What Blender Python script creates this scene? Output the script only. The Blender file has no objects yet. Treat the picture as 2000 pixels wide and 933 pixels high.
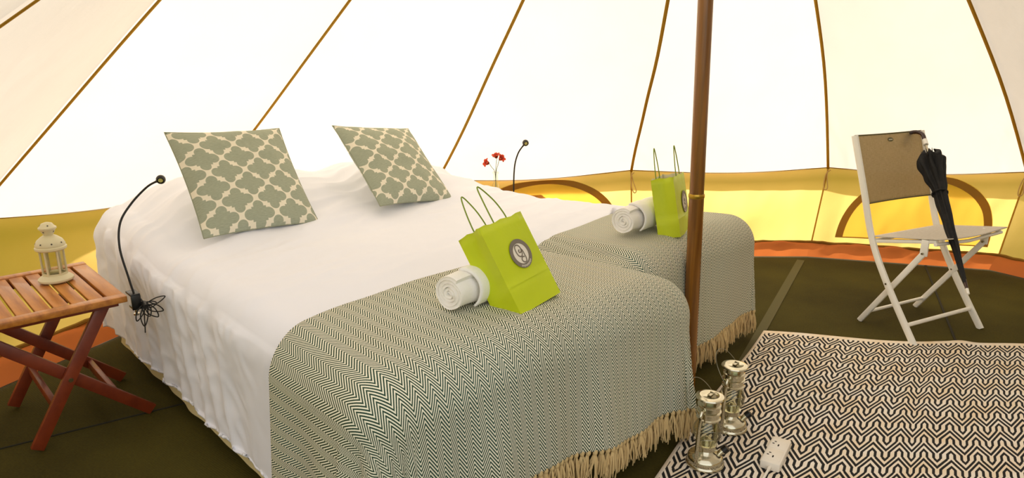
import bpy, bmesh, math, random
from mathutils import Vector, Matrix, Euler, noise
random.seed(7)
S = bpy.context.scene
COL = S.collection
PI = math.pi

# ------------------------------------------------------------------ camera
cam_d = bpy.data.cameras.new('camera')
cam = bpy.data.objects.new('camera', cam_d); COL.objects.link(cam)
cam_d.sensor_width = 36.0
cam_d.lens = 36.0 * 1350.0 / 2000.0
cam_d.clip_start = 0.02
cam.location = (0, 0, 1.3)
cam.rotation_euler = (PI / 2 - math.atan(366.5 / 1350.0), 0, 0)
S.camera = cam
# ------------------------------------------------------------------ world, sun, exposure
SUN_AZ = math.radians(112)      # direction the sunlight comes from (world azimuth)
SUN_EL = math.radians(22)
w = bpy.data.worlds.new('sky'); S.world = w; w.use_nodes = True
wn = w.node_tree.nodes; wl = w.node_tree.links
bg = wn['Background']
sky = wn.new('ShaderNodeTexSky'); sky.sky_type = 'NISHITA'; sky.sun_disc = False
sky.sun_elevation = SUN_EL; sky.sun_rotation = PI / 2 - SUN_AZ
sky.air_density = 1.0; sky.dust_density = 2.5
haze = wn.new('ShaderNodeMix'); haze.data_type = 'RGBA'; haze.inputs[0].default_value = 0.8
haze.inputs[7].default_value = (2.3, 2.1, 1.8, 1)
wl.new(sky.outputs[0], haze.inputs[6]); wl.new(haze.outputs[2], bg.inputs[0]); bg.inputs[1].default_value = 0.62
sd = bpy.data.lights.new('sun', 'SUN'); sd.energy = 9.0; sd.angle = math.radians(1.0); sd.color = (1.0, 0.96, 0.90)
sun = bpy.data.objects.new('sun', sd); COL.objects.link(sun)
sv = Vector((math.cos(SUN_AZ) * math.cos(SUN_EL), math.sin(SUN_AZ) * math.cos(SUN_EL), math.sin(SUN_EL)))
sun.rotation_euler = sv.to_track_quat('Z', 'Y').to_euler(); sun.location = (-3, 9, 6)
S.view_settings.view_transform = 'Standard'; S.view_settings.look = 'None'
S.view_settings.gamma = 1.0; S.view_settings.use_curve_mapping = False
S.view_settings.exposure = -0.12
S.cycles.max_bounces = 8; S.cycles.diffuse_bounces = 5; S.cycles.transmission_bounces = 6
S.cycles.transparent_max_bounces = 32; S.cycles.caustics_reflective = False; S.cycles.caustics_refractive = False
S.cycles.sample_clamp_indirect = 6.0


# ------------------------------------------------------------------ node expressions
def rgb(r, g, b):
    f = lambda c: (c / 255 / 12.92) if c / 255 <= 0.04045 else ((c / 255 + 0.055) / 1.055) ** 2.4
    return (f(r), f(g), f(b), 1.0)


class X:
    """a socket with arithmetic"""
    nt = None
    def __init__(s, v): s.v = v
    @staticmethod
    def op(kind, *a):
        n = X.nt.nodes.new('ShaderNodeMath'); n.operation = kind
        for i, q in enumerate(a):
            if isinstance(q, X): X.nt.links.new(q.v, n.inputs[i])
            else: n.inputs[i].default_value = q
        return X(n.outputs[0])
    def __add__(s, o): return X.op('ADD', s, o)
    def __radd__(s, o): return X.op('ADD', o, s)
    def __sub__(s, o): return X.op('SUBTRACT', s, o)
    def __rsub__(s, o): return X.op('SUBTRACT', o, s)
    def __mul__(s, o): return X.op('MULTIPLY', s, o)
    def __rmul__(s, o): return X.op('MULTIPLY', o, s)
    def __truediv__(s, o): return X.op('DIVIDE', s, o)
    def __lt__(s, o): return X.op('LESS_THAN', s, o)
    def __gt__(s, o): return X.op('GREATER_THAN', s, o)
    def abs(s): return X.op('ABSOLUTE', s)
    def frac(s): return X.op('FRACT', s)
    def sin(s): return X.op('SINE', s)
    def sqrt(s): return X.op('SQRT', s)
    def min(s, o): return X.op('MINIMUM', s, o)
    def max(s, o): return X.op('MAXIMUM', s, o)


def mat(name, col=(0.8, 0.8, 0.8, 1), rough=0.6, metal=0.0, **kw):
    m = bpy.data.materials.new(name); m.use_nodes = True
    b = m.node_tree.nodes['Principled BSDF']
    b.inputs['Base Color'].default_value = col
    b.inputs['Roughness'].default_value = rough
    b.inputs['Metallic'].default_value = metal
    for k, v in kw.items(): b.inputs[k.replace('_', ' ')].default_value = v
    X.nt = m.node_tree
    return m, b


def coord(kind='Object'):
    n = X.nt.nodes.new('ShaderNodeTexCoord'); return n.outputs[kind]


def sep(sock):
    n = X.nt.nodes.new('ShaderNodeSeparateXYZ'); X.nt.links.new(sock, n.inputs[0])
    return X(n.outputs[0]), X(n.outputs[1]), X(n.outputs[2])


def tex_noise(vec, scale, detail=3, stretch=None, rough=0.5):
    if stretch:
        mp = X.nt.nodes.new('ShaderNodeMapping'); mp.inputs['Scale'].default_value = stretch
        X.nt.links.new(vec, mp.inputs[0]); vec = mp.outputs[0]
    n = X.nt.nodes.new('ShaderNodeTexNoise'); n.inputs['Scale'].default_value = scale
    n.inputs['Detail'].default_value = detail; n.inputs['Roughness'].default_value = rough
    X.nt.links.new(vec, n.inputs['Vector'])
    return X(n.outputs[0])


def mix(fac, c1, c2):
    n = X.nt.nodes.new('ShaderNodeMix'); n.data_type = 'RGBA'
    if isinstance(fac, X): X.nt.links.new(fac.v, n.inputs[0])
    else: n.inputs[0].default_value = fac
    for i, c in ((6, c1), (7, c2)):
        if isinstance(c, tuple): n.inputs[i].default_value = c
        else: X.nt.links.new(c, n.inputs[i])
    return n.outputs[2]


def bump(b, h, strength=0.3, dist=0.01):
    n = X.nt.nodes.new('ShaderNodeBump'); n.inputs['Strength'].default_value = strength
    n.inputs['Distance'].default_value = dist
    X.nt.links.new(h.v, n.inputs['Height']); X.nt.links.new(n.outputs[0], b.inputs['Normal'])
    return n.outputs[0]


def base(b, c): X.nt.links.new(c, b.inputs['Base Color'])


def mx(x, a, b_):            # smooth 0..1 ramp of x between a and b
    n = X.nt.nodes.new('ShaderNodeMapRange'); n.inputs[1].default_value = a; n.inputs[2].default_value = b_
    X.nt.links.new(x.v, n.inputs[0]); return X(n.outputs[0])


M = {}
def canvas_mat(name, refl, trans, tw, wr=0.25):
    """cotton canvas: reflects with one colour, lets daylight through with another"""
    m = bpy.data.materials.new(name); m.use_nodes = True; nt = m.node_tree; X.nt = nt
    nt.nodes.remove(nt.nodes['Principled BSDF']); out = nt.nodes['Material Output']
    d = nt.nodes.new('ShaderNodeBsdfDiffuse'); t = nt.nodes.new('ShaderNodeBsdfTranslucent')
    oc = coord('Object')
    n1 = tex_noise(oc, 3.0, 4); n2 = tex_noise(oc, 260.0, 2, (1, 1, 1))
    f = mx(n1 * 0.7 + n2 * 0.3, 0.3, 0.7)
    dk = tuple(c * 0.94 for c in trans[:3]) + (1,)
    nt.links.new(mix(f, dk, trans), t.inputs[0]); d.inputs[0].default_value = refl
    ms = nt.nodes.new('ShaderNodeMixShader'); ms.inputs[0].default_value = tw
    nt.links.new(d.outputs[0], ms.inputs[1]); nt.links.new(t.outputs[0], ms.inputs[2])
    nt.links.new(ms.outputs[0], out.inputs[0])
    bn = nt.nodes.new('ShaderNodeBump'); bn.inputs['Strength'].default_value = wr; bn.inputs['Distance'].default_value = 0.02
    h = tex_noise(oc, 5.0, 5, (1.0, 1.0, 0.35)); nt.links.new(h.v, bn.inputs['Height'])
    nt.links.new(bn.outputs[0], d.inputs['Normal']); nt.links.new(bn.outputs[0], t.inputs['Normal'])
    M[name] = m
canvas_mat('roof_canvas', (0.50, 0.40, 0.26, 1), (0.95, 0.87, 0.76, 1), 0.36)
canvas_mat('wall_canvas', (0.70, 0.42, 0.06, 1), (0.98, 0.64, 0.20, 1), 0.76)
canvas_mat('window_flap', (0.66, 0.42, 0.05, 1), (0.98, 0.82, 0.34, 1), 0.85)
canvas_mat('seam_tape', (0.50, 0.31, 0.05, 1), (0.7, 0.42, 0.05, 1), 0.35)
canvas_mat('zip_tape', (0.28, 0.15, 0.03, 1), (0.4, 0.2, 0.03, 1), 0.2)
canvas_mat('mud_flap', (0.66, 0.20, 0.06, 1), (0.8, 0.22, 0.05, 1), 0.35)
canvas_mat('cord', (0.6, 0.38, 0.14, 1), (0.6, 0.38, 0.14, 1), 0.2)

m, b = mat('matting', rough=0.9, Specular_IOR_Level=0.15); oc = coord('Object'); x, y, z = sep(oc)
rib = ((x * 0.62 + y * 0.78) * 900.0).sin()
n = tex_noise(oc, 1.6, 4); n2 = tex_noise(oc, 120, 2)
base(b, mix(mx(n * 0.75 + n2 * 0.25, 0.35, 0.65), rgb(54, 48, 16), rgb(78, 71, 24)))
bump(b, rib * 0.5 + n2, 0.3, 0.0015); M['matting'] = m
m, b = mat('mat_tape', rgb(84, 78, 36), 0.8); M['mat_tape'] = m
m, b = mat('mat_joint', rgb(30, 27, 8), 0.9); M['mat_joint'] = m
m, b = mat('grass', rough=0.9); n = tex_noise(coord('Object'), 9, 5)
base(b, mix(n, rgb(60, 84, 30), rgb(110, 130, 60))); M['grass'] = m

m, b = mat('sheet', rgb(236, 238, 247), 0.85); oc = coord('Object')
b.inputs['Sheen Weight'].default_value = 0.1
h = tex_noise(oc, 8, 2, (1.0, 0.45, 1.0), 0.5); bump(b, h, 0.25, 0.02); M['sheet'] = m
m, b = mat('bed_base', rgb(214, 200, 150), 0.9); M['bed_base'] = m

# throw: zigzag stripes woven along the bed, on the cloth's own UV in metres
m, b = mat('throw', rough=0.9); uvc = coord('UV'); u_, v_, _ = sep(uvc)
Pz, Az, St = 0.044, 0.037, 0.0118
tri = ((v_ / Pz).frac() - 0.5).abs() * 2.0
wv = ((u_ + tri * Az + (tex_noise(uvc, 12, 2) - 0.5) * 0.003) / St).frac()
st = (wv - 0.5).abs() * 2.0
edge = mx(st + (tex_noise(uvc, 900, 2) - 0.5) * 0.35, 0.42, 0.56)
dk = mix(mx(tex_noise(uvc, 2.3, 2), 0.4, 0.62), rgb(28, 54, 24), rgb(30, 70, 60))
base(b, mix(edge, dk, rgb(240, 234, 210)))
bump(b, st + tex_noise(uvc, 500, 2) * 0.4, 0.25, 0.0012); M['throw'] = m
m, b = mat('tassel', rgb(214, 186, 132), 0.9); bump(b, tex_noise(coord(), 500, 2), 0.3, 0.002); M['tassel'] = m
m, b = mat('teal_yarn', rgb(30, 92, 112), 0.9); M['teal_yarn'] = m

# cushion: trellis of quatrefoils
m, b = mat('cushion', rough=0.9); uvc = coord('UV'); u_, v_, _ = sep(uvc)
def foil(ox, oy):
    px = ((u_ / 0.150 + ox).frac() - 0.5).abs(); py = ((v_ / 0.138 + oy).frac() - 0.5).abs()
    l1 = ((px - 0.265) * (px - 0.265) + py * py).sqrt() - 0.155
    l2 = (px * px + (py - 0.255) * (py - 0.255)).sqrt() - 0.140
    l3 = px.max(py) - 0.205
    return l1.min(l2).min(l3)
f = foil(0.0, 0.2).min(foil(0.5, 0.7))
g = mix(mx(tex_noise(uvc, 60, 4, (1, 6, 1)), 0.3, 0.7), rgb(150, 156, 134), rgb(166, 171, 150))
base(b, mix(mx(f, 0.001, 0.011), g, rgb(232, 224, 202)))
bump(b, tex_noise(uvc, 600, 2), 0.3, 0.002); M['cushion'] = m
m, b = mat('cushion_piping', rgb(148, 152, 130), 0.9); M['cushion_piping'] = m

m, b = mat('towel', rgb(250, 246, 240), 0.95); oc = coord('Object')
bump(b, tex_noise(oc, 350, 3) + tex_noise(oc, 30, 3), 0.5, 0.004); M['towel'] = m

m, b = mat('green_paper', rgb(170, 190, 12), 0.5); oc = coord('Object')
bump(b, tex_noise(oc, 14, 4), 0.25, 0.012); base(b, mix(tex_noise(oc, 9, 4), rgb(186, 200, 0), rgb(204, 216, 10))); M['green_paper'] = m
m, b = mat('bag_inside', rgb(214, 208, 168), 0.8); M['bag_inside'] = m
m, b = mat('bag_cord', rgb(128, 150, 34), 0.6); M['bag_cord'] = m
m, b = mat('logo_grey', rgb(122, 112, 98), 0.6); M['logo_grey'] = m
m, b = mat('logo_cream', rgb(234, 224, 206), 0.6); M['logo_cream'] = m

# rug: meander zigzag
m, b = mat('rug', rough=0.9); uvc = coord('UV'); u_, v_, _ = sep(uvc)
ax = ((u_ / 0.085).frac() - 0.5).abs()
fy = v_ / 0.106 + ax * 1.60 + (tex_noise(uvc, 14, 2) - 0.5) * 0.05
a1 = ax > 0.375; b1 = ax > 0.125
mA = (fy + a1 * 0.30).frac() < 0.19
mB = (fy + 0.38 + b1 * 0.30).frac() < 0.19
vA = ((ax - 0.375).abs() < 0.052) * ((fy + 0.30).frac() < 0.46)
vB = ((ax - 0.125).abs() < 0.052) * ((fy + 0.68).frac() < 0.46)
blk = mA.max(mB).max(vA.max(vB))
inside = (v_ > 0.035) * (u_ > 0.012)
wave = (u_ * 900.0).sin() * (v_ * 900.0).sin()
base(b, mix(blk * inside, mix(mx(tex_noise(uvc, 9, 3), 0.35, 0.65), rgb(240, 220, 190), rgb(244, 236, 224)), rgb(12, 11, 13)))
bump(b, wave * .5 + tex_noise(uvc, 400, 2) * .5, 0.25, 0.001); M['rug'] = m

def wood(name, c1, c2, rough=0.42, st=(30, 30, 2)):
    m, b = mat(name, rough=rough); oc = coord('Object')
    n = tex_noise(oc, 1.4, 6, st, 0.6); base(b, mix(mx(n, 0.3, 0.7), c1, c2)); bump(b, n, 0.12, 0.003)
    b.inputs['Coat Weight'].default_value = 0.15; M[name] = m
wood('slat_wood', rgb(150, 84, 22), rgb(204, 134, 52), st=(2.5, 24, 24))
wood('leg_wood', rgb(100, 34, 14), rgb(140, 58, 24), st=(6, 6, 6))
wood('pole_wood', rgb(92, 52, 14), rgb(158, 104, 36), 0.25, (26, 26, 1.2))
wood('umbrella_wood', rgb(34, 14, 10), rgb(60, 28, 18), 0.3)
m, b = mat('brass', rgb(190, 150, 60), 0.3, 1.0); M['brass'] = m
m, b = mat('steel', rgb(190, 182, 160), 0.22, 1.0); M['steel'] = m
m, b = mat('lantern_metal', rgb(214, 208, 184), 0.17, 1.0); bump(b, tex_noise(coord(), 30, 2), 0.06, 0.002); M['lantern_metal'] = m
m, b = mat('wire', rgb(150, 146, 130), 0.3, 1.0); M['wire'] = m
m, b = mat('black', rgb(14, 13, 12), 0.35); M['black'] = m
m, b = mat('black_cable', rgb(18, 16, 14), 0.5); M['black_cable'] = m
m, b = mat('black_nylon', rgb(4, 4, 6), 0.75); bump(b, tex_noise(coord(), 25, 4), 0.5, 0.01); M['black_nylon'] = m
m, b = mat('cream_enamel', rgb(214, 204, 166), 0.4); M['cream_enamel'] = m
m, b = mat('white_enamel', rgb(250, 248, 240), 0.4); M['white_enamel'] = m
m, b = mat('plastic_white', rgb(240, 232, 218), 0.35); M['plastic_white'] = m
m, b = mat('dark_hole', rgb(40, 30, 24), 0.7); M['dark_hole'] = m
m, b = mat('lens', rgb(210, 200, 120), 0.2); M['lens'] = m
m, b = mat('wax', rgb(226, 214, 190), 0.5); M['wax'] = m
m, b = mat('stem_green', rgb(84, 110, 40), 0.5); M['stem_green'] = m
m, b = mat('petal', rough=0.6); x, y, z = sep(coord('Object'))
base(b, mix(mx(z, 0.004, 0.028), rgb(110, 16, 8), rgb(226, 66, 14))); M['petal'] = m
def glass(name, col=(1, 1, 1, 1)):
    m = bpy.data.materials.new(name); m.use_nodes = True; nt = m.node_tree
    nt.nodes.remove(nt.nodes['Principled BSDF'])
    t = nt.nodes.new('ShaderNodeBsdfTransparent'); t.inputs[0].default_value = col
    g = nt.nodes.new('ShaderNodeBsdfGlossy'); g.inputs['Roughness'].default_value = 0.03
    X.nt = nt; lw = nt.nodes.new('ShaderNodeLayerWeight'); lw.inputs[0].default_value = 0.5
    fr = X.op('ADD', X.op('MULTIPLY', X.op('POWER', X(lw.outputs[1]), 4.0), 0.7), 0.04)
    ms = nt.nodes.new('ShaderNodeMixShader')
    nt.links.new(fr.v, ms.inputs[0]); nt.links.new(t.outputs[0], ms.inputs[1]); nt.links.new(g.outputs[0], ms.inputs[2])
    nt.links.new(ms.outputs[0], nt.nodes['Material Output'].inputs[0]); M[name] = m
glass('glass', (0.93, 0.93, 0.86, 1)); glass('thin_glass', (0.97, 0.98, 0.93, 1))
m, b = mat('solid_glass', (0.95, 0.97, 0.9, 1), 0.02, Transmission_Weight=1.0, IOR=1.4); M['solid_glass'] = m
# woven sling fabric, half see-through
m, b = mat('sling', rough=0.8); uvc = coord('UV')
n = tex_noise(uvc, 40, 4, (1, 14, 1)); n2 = tex_noise(uvc, 40, 4, (14, 1, 1))
c = mix(mx(n * 0.5 + n2 * 0.5, 0.38, 0.62), rgb(122, 110, 86), rgb(204, 192, 166)); base(b, c)
nt = m.node_tree; t = nt.nodes.new('ShaderNodeBsdfTranslucent'); t.inputs[0].default_value = rgb(206, 192, 156)
tr = nt.nodes.new('ShaderNodeBsdfTransparent')
m1 = nt.nodes.new('ShaderNodeMixShader'); m1.inputs[0].default_value = 0.62
m2 = nt.nodes.new('ShaderNodeMixShader'); m2.inputs[0].default_value = 0.09
nt.links.new(b.outputs[0], m1.inputs[1]); nt.links.new(t.outputs[0], m1.inputs[2])
nt.links.new(m1.outputs[0], m2.inputs[1]); nt.links.new(tr.outputs[0], m2.inputs[2])
nt.links.new(m2.outputs[0], nt.nodes['Material Output'].inputs[0]); M['sling'] = m
m, b = mat('seat_sling', rough=0.8); uvc = coord('UV')
n = tex_noise(uvc, 40, 4, (1, 14, 1)); base(b, mix(mx(n, 0.3, 0.7), rgb(200, 190, 172), rgb(226, 218, 204))); M['seat_sling'] = m
m, b = mat('sling_hem', rgb(86, 84, 50), 0.8); M['sling_hem'] = m
m, b = mat('badge', rgb(96, 90, 50), 0.6); M['badge'] = m


# ------------------------------------------------------------------ mesh helpers
class MB:
    def __init__(s): s.v = []; s.f = []; s.uv = None
    def add(s, vs, fs):
        o = len(s.v); s.v += [tuple(q) for q in vs]; s.f += [tuple(i + o for i in f) for f in fs]; return s
    def box(s, c, d, rot=None):
        R_ = rot if rot is not None else Matrix.Identity(3)
        vs = [Vector(c) + R_ @ Vector((d[0] / 2 * i, d[1] / 2 * j, d[2] / 2 * k)) for i in (-1, 1) for j in (-1, 1) for k in (-1, 1)]
        return s.add(vs, [(0, 1, 3, 2), (4, 6, 7, 5), (0, 4, 5, 1), (2, 3, 7, 6), (0, 2, 6, 4), (1, 5, 7, 3)])
    def beam(s, p0, p1, w_, h, side=(0, 0, 1)):
        """rectangular bar; w_ along `side` made square to the bar, h across"""
        p0 = Vector(p0); p1 = Vector(p1); d = (p1 - p0); L = d.length; d.normalize()
        a = Vector(side); a = (a - d * a.dot(d)).normalized(); c = d.cross(a)
        R_ = Matrix((a, c, d)).transposed()
        return s.box((p0 + p1) / 2, (w_, h, L), R_)
    def tube(s, pts, r, n=8, cap=True, flat=None):
        pts = [Vector(p) for p in pts]; rr = r if isinstance(r, (list, tuple)) else [r] * len(pts)
        vs = []; fs = []; up = None
        for i, p in enumerate(pts):
            t = (pts[min(i + 1, len(pts) - 1)] - pts[max(i - 1, 0)])
            t = t.normalized() if t.length > 1e-9 else Vector((0, 0, 1))
            if up is None: up = t.orthogonal().normalized()
            up = (up - t * up.dot(t)); up = up.normalized() if up.length > 1e-6 else t.orthogonal().normalized()
            c = t.cross(up)
            for k in range(n):
                a = 2 * PI * k / n; vs.append(p + rr[i] * (math.cos(a) * up + math.sin(a) * c))
        for i in range(len(pts) - 1):
            for k in range(n):
                fs.append((i * n + k, i * n + (k + 1) % n, (i + 1) * n + (k + 1) % n, (i + 1) * n + k))
        if cap: fs.append(tuple(range(n - 1, -1, -1))); fs.append(tuple((len(pts) - 1) * n + k for k in range(n)))
        return s.add(vs, fs)
    def lathe(s, prof, n=32, c=(0, 0, 0), a0=0, a1=2 * PI):
        full = abs(a1 - a0 - 2 * PI) < 1e-6; m_ = n if full else n + 1
        vs = [(c[0] + r * math.cos(a0 + (a1 - a0) * k / n), c[1] + r * math.sin(a0 + (a1 - a0) * k / n), c[2] + z) for r, z in prof for k in range(m_)]
        fs = []
        for i in range(len(prof) - 1):
            for k in range(n):
                fs.append((i * m_ + k, i * m_ + (k + 1) % m_, (i + 1) * m_ + (k + 1) % m_, (i + 1) * m_ + k))
        return s.add(vs, fs)
    def grid(s, fn, nu, nv, uvf=None):
        o = len(s.v); vs = []; uvs = []
        for i in range(nu + 1):
            for j in range(nv + 1):
                vs.append(fn(i / nu, j / nv))
                if uvf: uvs.append(uvf(i / nu, j / nv))
        fs = [(i * (nv + 1) + j, (i + 1) * (nv + 1) + j, (i + 1) * (nv + 1) + j + 1, i * (nv + 1) + j + 1) for i in range(nu) for j in range(nv)]
        if uvf: s.uv = (s.uv or []) + uvs
        return s.add(vs, fs)
    def xf(s, mtx): s.v = [tuple(mtx @ Vector(q)) for q in s.v]; return s
    def build(s, name, m_, parent=None, smooth=40, recalc=True, bevel=0, loc=None):
        me = bpy.data.meshes.new(name); me.from_pydata(s.v, [], s.f)
        if s.uv:
            ul = me.uv_layers.new(name='UVMap')
            for l in me.loops: ul.data[l.index].uv = s.uv[l.vertex_index]
        if recalc or bevel:
            bm = bmesh.new(); bm.from_mesh(me)
            bmesh.ops.remove_doubles(bm, verts=bm.verts, dist=1e-6) if not s.uv else None
            bmesh.ops.recalc_face_normals(bm, faces=bm.faces)
            if bevel:
                es = [e for e in bm.edges if len(e.link_faces) == 2 and e.calc_face_angle(0) > 0.6]
                bmesh.ops.bevel(bm, geom=es, offset=bevel, segments=2, affect='EDGES', profile=0.5)
            bm.to_mesh(me); bm.free()
        me.materials.append(M[m_])
        if smooth:
            me.shade_smooth(); me.set_sharp_from_angle(angle=math.radians(smooth))
        o = bpy.data.objects.new(name, me); COL.objects.link(o)
        if parent: o.parent = parent
        if loc: o.location = loc
        return o


def tag(o, label=None, cat=None, group=None, kind=None):
    if label: o['label'] = label
    if cat: o['category'] = cat
    if group: o['group'] = group
    if kind: o['kind'] = kind
    return o


def thing(name, label, cat, loc=(0, 0, 0), rot=(0, 0, 0), group=None):
    o = bpy.data.objects.new(name, None); COL.objects.link(o); o.location = loc; o.rotation_euler = rot
    o.empty_display_size = 0.05
    return tag(o, label, cat, group)


def copy_tree(o, parent=None):
    c = o.copy(); COL.objects.link(c); c.parent = parent
    for ch in list(o.children): copy_tree(ch, c)
    return c


def catmull(P, n=8):
    P = [Vector(p) for p in P]; out = []
    for i in range(len(P) - 1):
        p0 = P[max(i - 1, 0)]; p1 = P[i]; p2 = P[i + 1]; p3 = P[min(i + 2, len(P) - 1)]
        for k in range(n):
            t = k / n
            out.append(0.5 * ((2 * p1) + (p2 - p0) * t + (2 * p0 - 5 * p1 + 4 * p2 - p3) * t * t + (3 * p1 - p0 - 3 * p2 + p3) * t ** 3))
    out.append(P[-1]); return out


def sm(x, a, b_):
    t = max(0.0, min(1.0, (x - a) / (b_ - a))); return t * t * (3 - 2 * t)


# ================================================================== THE TENT
CX0, CY0 = 0.705, 2.52                 # foot of the centre pole
AX, AY, AZ = 0.632, 2.52, 2.95         # apex
EZ = 0.52                              # eave height
# eave points, anticlockwise from the right edge of the door
RING = [('K', (1.85, -0.45)), ('J', (2.75, 0.15)), ('I', (3.5, 0.95)), ('H', (4.0, 2.0)), ('G', (3.95, 3.1)),
        ('F', (3.19, 4.23)), ('E', (2.16, 4.68)), ('D', (0.81, 4.66)), ('C', (-0.48, 4.28)), ('B', (-1.78, 3.95)),
        ('A', (-2.61, 3.21)), ('Z', (-2.6, 1.6)), ('Y', (-2.35, 0.5)), ('W', (-1.75, -0.25))]
EZK = dict(F=.58, E=.535)
INB = dict(K=.12, J=.2, I=.25, H=.3, G=.3, F=.20, E=.30, D=.20, C=.08, B=.14, A=.53, Z=.3, Y=.2, W=.12)
# roof seams: points (fraction of radius, z) between eave and apex
MID = dict(A=[(.80, 1.08), (.65, 1.49)], B=[(.80, 1.00), (.582, 1.53)], C=[(.838, .86), (.674, 1.24), (.542, 1.54)],
           D=[(.635, 1.14), (.40, 1.56)], E=[(.835, 1.12), (.648, 1.57)], F=[(.771, 1.22), (.635, 1.54)])
NS = 24
def seam_pts(k, e):
    ctrl = [(1.0, EZK.get(k, EZ))] + MID.get(k, [(.75, 1.09), (.5, 1.68)]) + [(0.0, AZ)]
    pts = []
    for i in range(NS + 1):
        fr = 1 - i / NS; z = 0.0
        for a, (fa, za) in enumerate(ctrl):          # cubic through the four control points
            l = za
            for b_, (fb, zb) in enumerate(ctrl):
                if b_ != a: l *= (fr - fb) / (fa - fb)
            z += l
        cx = CX0 + (AX - CX0) * z / AZ
        pts.append(Vector((cx + (e[0] - cx) * fr, CY0 + (e[1] - CY0) * fr, z)))
    return pts
SE = {k: seam_pts(k, e) for k, e in RING}
WB = {}; FE = {}
for k, e in RING:
    d = Vector((CX0 - e[0], CY0 - e[1], 0)).normalized()
    WB[k] = Vector((e[0], e[1], 0)) + d * INB[k] + Vector((0, 0, 0.075))
    FE[k] = Vector((e[0], e[1], 0)) + d * (INB[k] + 0.11) + Vector((0, 0, 0.004))
WB['A'] = Vector((-2.22, 2.45, .075)); FE['A'] = Vector((-2.10, 2.36, .004))
keys = [k for k, _ in RING]

ceiling = thing('ceiling', 'cream canvas roof of the bell tent, glowing with daylight', None); ceiling['kind'] = 'structure'
def eave_sag(s): return math.sin(PI * s)
for i in range(len(keys) - 1):
    a, b_ = keys[i], keys[i + 1]
    def fn(s, t, a=a, b_=b_):
        j = min(int(t * NS), NS - 1); f_ = t * NS - j
        pa = SE[a][j].lerp(SE[a][j + 1], f_); pb = SE[b_][j].lerp(SE[b_][j + 1], f_)
        p = pa.lerp(pb, s)
        out = Vector((p.x - CX0, p.y - CY0, 0.6)).normalized()
        w_ = min(s, 1 - s)
        fan = 0.0
        for sx in (s, 1 - s):          # pleats fanning out of the pegged eave corners
            ang = math.atan2(t * 2.2 + 1e-4, sx * 1.3 + 1e-4)
            rr = math.hypot(t * 2.2, sx * 1.3)
            fan += math.sin(ang * 26) * 0.006 * math.exp(-((rr - 0.14) / 0.12) ** 2)
        z = noise.noise(Vector((p.x * 1.7, p.y * 1.7, p.z * 1.1))) * 0.010 * min(1, w_ * 8)
        sag = -0.05 * math.sin(PI * s) * (1 - t) * (1 - 0.0 * t)
        p = p + out * (sag * 0.5 + z + fan)
        if t < 0.12: p.z -= 0.022 * math.sin(PI * s) * (1 - t / 0.12)
        return p
    MB().grid(fn, 40, 72).build('canvas_panel', 'roof_canvas', ceiling, smooth=180, recalc=False)
    # eave hem overhanging the wall outside
    def hem(s, t, a=a, b_=b_, fn=fn):
        p = fn(s, 0); out = Vector((p.x - CX0, p.y - CY0, 0)).normalized()
        return p + out * 0.11 * t + Vector((0, 0, -0.06 * t))
    MB().grid(hem, 20, 2).build('eave_hem', 'roof_canvas', ceiling, smooth=180, recalc=False)
for k in keys:
    mb = MB(); P = SE[k]
    r_ = Vector((P[0].x - CX0, P[0].y - CY0, 0)).normalized(); tan = Vector((-r_.y, r_.x, 0))
    ins = Vector((-r_.x, -r_.y, -0.6)).normalized() * 0.012
    hw = 0.0085
    mb.grid(lambda s, t: P[min(int(t * NS + .5), NS)] + ins + tan * (s - 0.5) * 2 * hw + tan * 0.0012 * math.sin(t * 25), 1, NS)
    o = mb.build('seam_tape', 'seam_tape', ceiling, smooth=180, recalc=False)
    md = o.modifiers.new('thick', 'SOLIDIFY'); md.thickness = 0.004
# door flaps are tied back outside the frame behind the camera; canopy over the doorway
def doorp(s, t):
    pa = SE['W']; pb = SE['K']; j = min(int((0.66 + 0.34 * t) * NS), NS - 1); f_ = (0.66 + 0.34 * t) * NS - j
    return pa[j].lerp(pa[j + 1], f_).lerp(pb[j].lerp(pb[j + 1], f_), s)
MB().grid(doorp, 12, 30).build('canvas_panel', 'roof_canvas', ceiling, smooth=180, recalc=False)

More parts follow.
